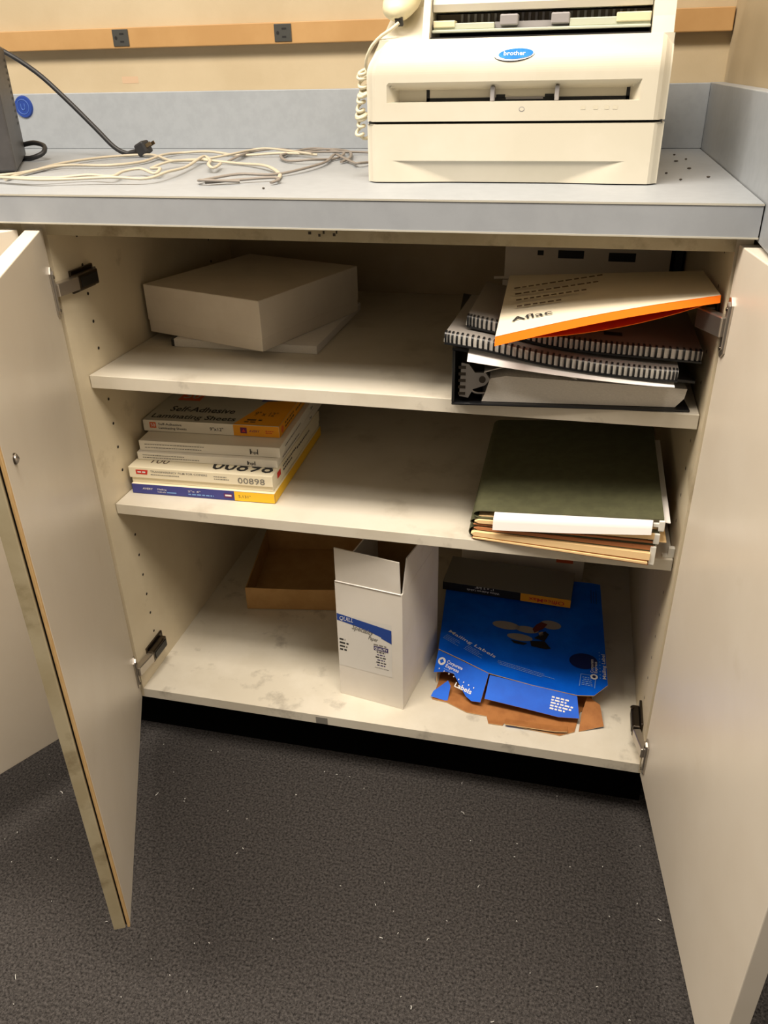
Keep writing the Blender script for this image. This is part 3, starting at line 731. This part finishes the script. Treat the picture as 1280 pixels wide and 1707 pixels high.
hanging('bottom hanging folder, thickest, stuffed with cream and brown paper folders',.0,.0205,.004,[(.0010,.0026,.004,.256,-.004,'manila_brown','inner_folder'),(.0029,.0048,.006,.255,-.007,'manila','inner_folder'),(.0051,.0064,.005,.257,-.003,'manila_brown','inner_folder'),(.0067,.0135,.003,.257,-.006,'manila','inner_folder'),(.0139,.0152,.006,.258,-.001,'olive','inner_folder'),(.0155,.0195,.006,.260,-.002,'manila_brown','inner_folder')])
hanging('middle hanging folder of the pile, olive with a single cream folder inside',.0210,.0330,.006,[(.0222,.0240,.003,.256,-.001,'manila_brown','inner_folder'),(.0244,.0262,.004,.257,.001,'olive','inner_folder'),(.0266,.0318,.005,.257,-.003,'manila','inner_folder')])
hanging('top hanging folder, dark olive, white sheets hanging out of its front',.0336,.0455,.010,[(.0346,.0362,.006,.258,.003,'manila','inner_folder')])
m=MB()
def wsheet(u,v):
    a=lerp(.040,.258,u); pr=[(.10,.0438),(.02,.0438),(-.0015,.0438),(-.0085,.0390),(-.0120,.0235)]
    k=v*(len(pr)-1); i=min(int(k),len(pr)-2); s=k-i
    b=lerp(pr[i][0],pr[i+1][0],s); c=lerp(pr[i][1],pr[i+1][1],s)
    if c<.0438: c=.0438-(.0438-c)*lerp(1.02,.48,u)
    return f.p(a,b,c)
m.patch(wsheet,12,12,.0006,'paper'); warp(m); o=m.build('paper_sheet'); o['label']='white sheet folded down over the front of the hanging folders'; o['category']='paper'
m=MB(); m.patch(lambda u,v: FB.p(lerp(.20,.2825,u), lerp(.012,.25,v), .0402-.002*u*u*(1-v)),6,6,.0006,'paper'); warp(m); o=m.build('paper_sheet'); o['label']='white sheet sticking out of the pile beside the right panel'; o['category']='paper'
m=MB(); m.box(FB,.262,.2800,.004,.09,.0222,.0232,'manila'); warp(m); o=m.build('index_tab'); o['label']='cream folder tab sticking out at the right of the hanging folder pile'; o['category']='folder tab'

# ------------------------------------------------------------------ bottom: tan tray box
f=ang(.0960,.2735,ZBT+.0004,9.8)
tb=thing('box','open kraft-brown box lid lying upturned at the back left of the bottom','box',tuple(f.p(.12,.11)))
m=MB(); m.box(f,0,.252,0,.24,0,.002,'kraft_tan'); m.build('bottom',tb)
for k,(a0,a1,b0,b1) in enumerate(((0,.252,0,.002),(0,.252,.238,.24),(0,.002,.002,.238),(.25,.252,.002,.238))):
    m=MB(); h=.052
    if k==0:
        m.patch(lambda u,v: f.p(u*.252,-.001*math.sin(math.pi*u)*v,.0021+v*(h-.002*math.sin(math.pi*u))),10,2,-.002,'kraft_tan')
    else: m.box(f,a0,a1,b0,b1,.0021,h,'kraft_tan')
    m.build('side',tb)

# ------------------------------------------------------------------ white carton (open)
u=V((.478-.3590,.0443-.0634,0)); f=Fr((.3590,.0634,ZBT+.0004),u,(.155,.97,0)); WQ=u.length; DQ=.182; HQ=.2430
qb=thing('carton','tall open white carton with a blue-banded label, standing in the bottom','box',tuple(f.p(.06,.09)))
t=.0025
m=MB(); m.box(f,t,WQ-t,t,DQ-t,0,t,'box_white'); m.build('bottom',qb)
m=MB(); m.box(f,0,WQ,0,t,0,HQ,'box_white')
F=front(f)
m.rect(F,.001,.066,.101,.178,'quill_label',.0003)
m.poly([F.p(.0008,.1780,.0006),F.p(.0008,.1640,.0006),F.p(.020,.1615,.0006),F.p(.040,.1585,.0006),F.p(.060,.1545,.0006),F.p(.082,.1480,.0006),F.p(.082,.1460,.0006),F.p(.101,.1385,.0006),F.p(.101,.1610,.0006),F.p(.101,.1665,.0006)][::1],'quill_blue')
m.text('QUILL',F,.006,.1655,.0085,'ink_white',.025,.0008,0,.25)
g=Fr(F.p(.028,.152,0),F.u*.97-F.v*.12,F.v); m.text('Specialty',g,0,0,.0100,'ink_gray',.040,.0006,.02,.3); g=Fr(F.p(.058,.138,0),F.u*.97-F.v*.08,F.v); m.text('Paper',g,0,0,.0075,'ink_gray',.018,.0006,.02,.3)
for i,(w,bb_) in enumerate(((.011,.1225),(.017,.1150),(.014,.1075),(.013,.1005))): m.bars(F,[(.0035,bb_,w,.0034)],'ink',.0006)
m.rect(F,.068,.1180,.0945,.1270,'ink_purple',.0006); m.text('QUALITY',F,.0695,.1200,.0050,'ink_white',.0235,.0009,.02); m.bars(F,[(.068,.1285,.024,.0026)],'ink_gray',.0006)
for i,w in enumerate((.016,.014,.020,.014,.018,.015)): m.bars(F,[(.081-w/2,.1140-i*.0056,w,.0022)],'ink_purple' if i%2 else 'ink',.0006)
m.bars(F,[(.069,.080,.026,.0012)],'ink_gray',.0006)
m.build('front_wall',qb)
m=MB(); m.box(f,0,WQ,DQ-t,DQ,0,HQ,'box_white',f='kraft_tan'); m.build('rear_wall',qb)
m=MB(); m.box(f,0,t,t,DQ-t,0,HQ,'box_white'); m.build('side_wall',qb)
m=MB(); m.box(f,WQ-t,WQ,t,DQ-t,0,HQ,'box_white'); m.build('side_wall',qb)
m=MB(); g=Fr(f.p(0,0,HQ+.0008),f.u,V((0,0,1))+f.v*-.05); m.prism(g,[(.002,0),(WQ-.003,0),(WQ-.0035,.062),(.0035,.066)],-.0022,0,'box_white'); 
m.tube([g.p(.001,-.0005,.0004),g.p(WQ-.002,-.0005,.0004)],.0010,'paper',n=6,sub=1); m.build('flap',qb)
m=MB(); g=Fr(f.p(WQ,.002,HQ+.0006),f.v,V((0,0,1))+f.u*.04); m.prism(g,[(.004,0),(DQ-.006,0),(DQ-.012,.050),(.016,.060)],-.0022,0,'box_white'); m.build('flap',qb)
m=MB(); g=Fr(f.p(.0035,.004,HQ+.0006),f.v,V((0,0,1))+f.u*.35); m.prism(g,[(.004,0),(DQ-.012,0),(DQ-.018,.030),(.012,.032)],-.0022,0,'box_white'); m.build('flap',qb)

# ------------------------------------------------------------------ torn blue mailing label box
mb_=thing('label_box','torn bright blue mailing label box with its brown insides showing, bottom right','box',(.66,.25,ZBT))
FE=[V(p) for p in ((.521,.155,.190),(.568,.137,.186),(.618,.117,.181),(.695,.107,.176),(.772,.100,.173),(.800,.104,.1735),(.823,.135,.1745))]
BE=[V(p) for p in ((.497,.420,.185),(.55,.424,.186),(.60,.428,.186),(.69,.432,.186),(.77,.434,.186),(.795,.434,.186),(.809,.433,.185))]
def pl(L,t):
    k=t*(len(L)-1); i=min(int(k),len(L)-2); return L[i].lerp(L[i+1],k-i)
def mtop(u,v):
    p=pl(FE,u).lerp(pl(BE,u),v); return p
def tfr(u0,v0,u1,v1,c=.0009):
    a=mtop(u0,v0); b=mtop(u1,v1); e=mtop((u0+u1)/2,(v0+v1)/2+.1)-mtop((u0+u1)/2,(v0+v1)/2); fr=Fr(a,b-a,e); fr.o=fr.o+fr.w*c; return fr,(b-a).length
m=MB(); m.patch(mtop,24,10,.0016,'blue_card','kraft','kraft_edge')
fr,L=tfr(.05,.22,.36,.13); m.text('Mailing Labels',fr,0,0,.0075,'ink_white',L*.95,.0005,.008)
m.bars(fr,[(.003,-.009,.030,.0016),(.003,-.013,.034,.0016),(.003,-.017,.026,.0016),(.003,-.021,.036,.0016),(.050,-.007,.026,.0016),(.050,-.011,.036,.0016),(.050,-.015,.030,.0016),(.050,-.019,.040,.0016)],'ink_pale',.0005)
fr,L=tfr(.36,.10,.66,.055); m.bars(fr,[(0,.006,.085,.0014),(0,.002,.105,.0014),(.004,-.002,.08,.0014)],'ink_pale',.0006)
fr,L=tfr(.40,.42,.60,.42,.0012)
for a,b_,ra,rb,mm in ((-.010,.012,.026,.012,'art_gray'),(.030,.010,.022,.010,'art_gray'),(.020,-.016,.024,.010,'art_gray'),(.072,.036,.020,.013,'art_gray')): m.ell(fr,a,b_,ra,rb,mm,.0004)
for pts,mm in (([(.045,.004),(.060,.020),(.066,.036),(.054,.040),(.046,.030),(.040,.014)],'art_red'),([(.040,-.022),(.066,-.016),(.080,-.034),(.070,-.038),(.044,-.036)],'omax_black'),([(.046,-.012),(.064,.014),(.072,.006),(.066,-.016)],'omax_black'),([(.052,.006),(.060,.012),(.062,.002),(.056,-.004)],'art_gray'),([(.004,-.028),(.036,-.030),(.030,-.037),(.012,-.036)],'omax_black')):
    m.poly([fr.p(a,b_,.0008) for a,b_ in pts],mm)
fr,L=tfr(.66,.26,.80,.26,.0012); m.ell(fr,.012,0,.025,.021,'blue_deep',.0004)
fr,L=tfr(.68,.06,.78,.05,.0012); 
for a0,a1 in ((0,.0012),(.0258,.027)): m.rect(fr,a0,.002,a1,.034,'ink_pale',.0004)
m.rect(fr,.0012,.0328,.0258,.034,'ink_pale',.0004); m.bars(fr,[(.004,.006,.019,.0018),(.004,.010,.019,.0018),(.004,.015,.017,.0018),(.006,.020,.015,.002),(.004,.025,.019,.0018)],'ink_pale',.0004)
# vertical writing along the right side
def rfr(u,v0,v1):
    a=mtop(u,v0); b=mtop(u,v1); fr=Fr(a,b-a,mtop(u-.1,v0)-a); fr.o=fr.o+fr.w*.0014; return fr,(b-a).length
fr,L=rfr(.875,.10,.40); m.text('Corporate',fr,.016,.0065,.0052,'ink_white',.036,.0004,.01); m.text('Express',fr,.016,.0000,.0052,'ink_white',.030,.0004,.01); m.ell(fr,.006,.0055,.0070,.0065,'ink_white',.0004); m.ell(fr,.006,.0055,.0035,.0032,'blue_deep',.0006)
fr,L=rfr(.935,.07,.40)
for i in range(9): m.ell(fr,.004+i*.0085,.003,.0013,.0013,'ink_pale',.0004,8)
fr,L=rfr(.985,.05,.40); m.text('Mailing Label',fr,.0,.000,.0062,'ink_white',.066,.0004,.01)
fr,L=rfr(.90,.78,.95); m.bars(fr,[(0,.0,.045,.0016),(0,.005,.040,.0016),(0,.010,.045,.0016)],'blue_mid',.0004)
m.build('top_panel',mb_)
def card(name,pts,mt,lab=None,mbk='kraft',extra=None):
    m=MB(); m.sheet(pts,.0014,mt,mbk,'kraft_edge')
    if extra: extra(m)
    return m.build(name,mb_,lab)
def ex1(m):
    fr=m.plane
    m.ell(fr,.016,-.016,.0072,.0072,'ink_white',.0004); m.poly([fr.p(a,b,.0007) for a,b in ((.016,-.0205),(.0205,-.016),(.016,-.0115),(.0115,-.016))],'blue_card')
    m.text('Corporate',fr,.0255,-.0150,.0058,'ink_white',.032,.0004,.012); m.text('Express',fr,.0265,-.0225,.0058,'ink_white',.027,.0004,.012); m.bars(fr,[(.026,-.0270,.024,.0012)],'ink_pale')
    for i in range(8): m.ell(fr,.018+i*.0105,-.0300-.0006*i,.0011,.0014,'ink_white',.0004,8)
    m.text('Labels',fr,.058,-.0470,.0085,'ink_white',.034,.0004,.02)
card('front_flap',[(.521,.154,.1885),(.518,.120,.164),(.542,.122,.166),(.556,.120,.165),(.571,.099,.156),(.582,.084,.150),(.593,.076,.148),(.609,.074,.150),(.618,.1165,.1795)],'blue_card','torn blue front flap reading Labels',extra=ex1)
def ex2(m):
    fr=m.plane
    for i,w in enumerate((.030,.026,.038,.036,.026)): m.bars(fr,[(.112,-.0130-i*.0050,w,.0028)],'ink_white',.0006)
card('front_flap',[(.620,.1155,.1785),(.616,.081,.152),(.692,.071,.152),(.743,.065,.150),(.778,.068,.150),(.772,.0990,.1715)],'blue_card','crumpled blue front flap',extra=ex2)
m=MB(); zb=ZBT+.0022
pts=[(.530,.40),(.526,.12),(.523,.080),(.550,.077),(.588,.059),(.623,.057),(.628,.040),(.652,.040),(.655,.046),(.699,.040),(.741,.037),(.748,.036),(.772,.050),(.780,.10),(.800,.12),(.795,.415)]
m.prism(Fr((0,0,zb),X,Yv),pts,-.0016,0,'blue_card','kraft','kraft_edge'); m.build('bottom_panel',mb_,'brown inside of the bottom panel')
# a notch in the photograph reads pale: the shelf shows through, so cut it as its own raised edge
m=MB(); m.patch(lambda u,v: V((lerp(.656,.760,u),lerp(.0385,.056,v)+.006*max(0,u-.8)*5*.6,zb+.0010+.004*(1-v))),10,2,.0014,'kraft','blue_card','kraft_edge'); m.build('bottom_flap',mb_,'brown lip with a pale torn edge')
card('side_flap',[(.779,.052,ZBT+.0030),(.8195,.0705,ZBT+.0036),(.812,.105,.156),(.790,.118,.157),(.782,.085,.148)],'kraft','brown side flap folded outward',mbk='blue_card')
card('corner_flap',[(.520,.083,ZBT+.0040),(.551,.0785,ZBT+.0040),(.552,.1050,.1490),(.546,.113,.1540),(.524,.089,.1480)],'blue_card','small blue corner flap')
m=MB(); m.sheet([(.4985,.405,ZBT+.0035),(.522,.125,ZBT+.0035),(.522,.153,.187),(.4985,.405,.183)],.0014,'blue_card','kraft','kraft_edge'); m.build('side_wall',mb_)
m=MB(); m.sheet([(.812,.16,ZBT+.0035),(.806,.42,ZBT+.0035),(.8075,.42,.1825),(.820,.15,.1725)],.0014,'blue_card','kraft','kraft_edge'); m.build('side_wall',mb_)
m=MB(); m.sheet([(.805,.421,ZBT+.0035),(.4995,.41,ZBT+.0035),(.4995,.412,.182),(.806,.423,.1825)],.0014,'blue_card','kraft','kraft_edge'); m.build('rear_wall',mb_)

# black and amber label box on top
f=Fr((.4960,.3490,.1880),(.9985,-.050,-.006),(.05,.9985,0))
ob=thing('label_box','black-fronted label box with an orange end, upside down on the blue box','box',tuple(f.p(.13,.05)))
m=MB(); m.box(f,0,.2560,0,.100,0,.0190,'omax_black',r=.0008,t='omax_gray')
F=front(f); m.rect(F,.158,.0004,.2557,.0186,'amber',.0004)
G=Fr(F.p(.250,.0150,0),-F.u,-F.v); m.text('OfficeMax',G,.006,.0030,.0085,'ink_red',.070,.0006,.012)
m.text('White Address Labels',G,.134,.0045,.0046,'ink_white',.066,.0006,.006); m.text('1" x 2 5/8"',G,.146,-.0035,.0048,'ink_white',.038,.0006,.006)
m.build('carton',ob)
# boxes behind
kb=thing('box','pale box with an orange label standing against the cabinet back','box',(.66,.54,ZBT))
m=MB(); m.box(W0,.515,.775,.487,.59,ZBT+.0003,.262,'white_card',r=.001); m.build('carton',kb)
m=MB(); m.rect(front(W0,0,.487,0),.717,.195,.752,.250,'label_orange',.0006); m.build('sticker',kb,'orange sticker')

# ------------------------------------------------------------------ lint on the carpet
m=MB()
for i in range(170):
    x=random.uniform(-.35,1.15); y=random.uniform(-.78,.03); a=random.uniform(0,6.3); L=random.choice((.0006,.0006,.0008,.0008,.001,.0012,.0015,.0025,.004)); c=random.uniform(-.4,.4)
    P=[(x,y,.0012),(x+L*math.cos(a),y+L*math.sin(a),.0022),(x+L*math.cos(a)+L*math.cos(a+c*2),y+L*math.sin(a)+L*math.sin(a+c*2),.0012)]
    m.tube(P,.00038+.0002*random.random(),'lint',n=5,sub=2)
o=m.build('lint'); o['label']='scattered white lint and thread ends on the dark carpet'; o['category']='lint'; o['kind']='stuff'

# ------------------------------------------------------------------ light and camera
w=bpy.data.worlds.new('room'); SC.world=w; w.use_nodes=True
bg=w.node_tree.nodes['Background']; bg.inputs['Color'].default_value=(1,.88,.74,1); bg.inputs['Strength'].default_value=.15
def area(x,y,z,sx,sy,p,rot=(0,0,0),c=(1,.895,.765)):
    l=bpy.data.lights.new('ceiling_or_fill_lamp','AREA'); l.shape='RECTANGLE'; l.size=sx; l.size_y=sy; l.energy=p; l.color=c
    o=bpy.data.objects.new('ceiling_or_fill_lamp',l); COL.objects.link(o); o.location=(x,y,z); o.rotation_euler=rot
area(.15,-.60,2.55,1.2,.5,54)
area(-1.6,-.85,2.55,1.2,.6,48)
area(1.6,-1.0,2.55,1.2,.6,32)  # added fill from the right to lift the left door, no known fixture

cd=bpy.data.cameras.new('camera'); cam=bpy.data.objects.new('camera',cd); COL.objects.link(cam); SC.camera=cam
cd.sensor_fit='HORIZONTAL'; cd.sensor_width=36; cd.lens=1341.1336/1280*36; cd.clip_start=.02
R=Matrix(((.97353,.22779,-.01900),(.09394,-.47447,-.87525),(-.20839,.85029,-.48330)))
r,dn,fw=R[0],R[1],R[2]
M=Matrix.Identity(4)
for i in range(3): M[i][0]=r[i]; M[i][1]=-dn[i]; M[i][2]=-fw[i]
M.translation=(.70728,-1.00127,1.12251); cam.matrix_world=M
vs=SC.view_settings; vs.view_transform='Standard'; vs.look='None'; vs.exposure=.26; vs.gamma=1; vs.use_curve_mapping=False
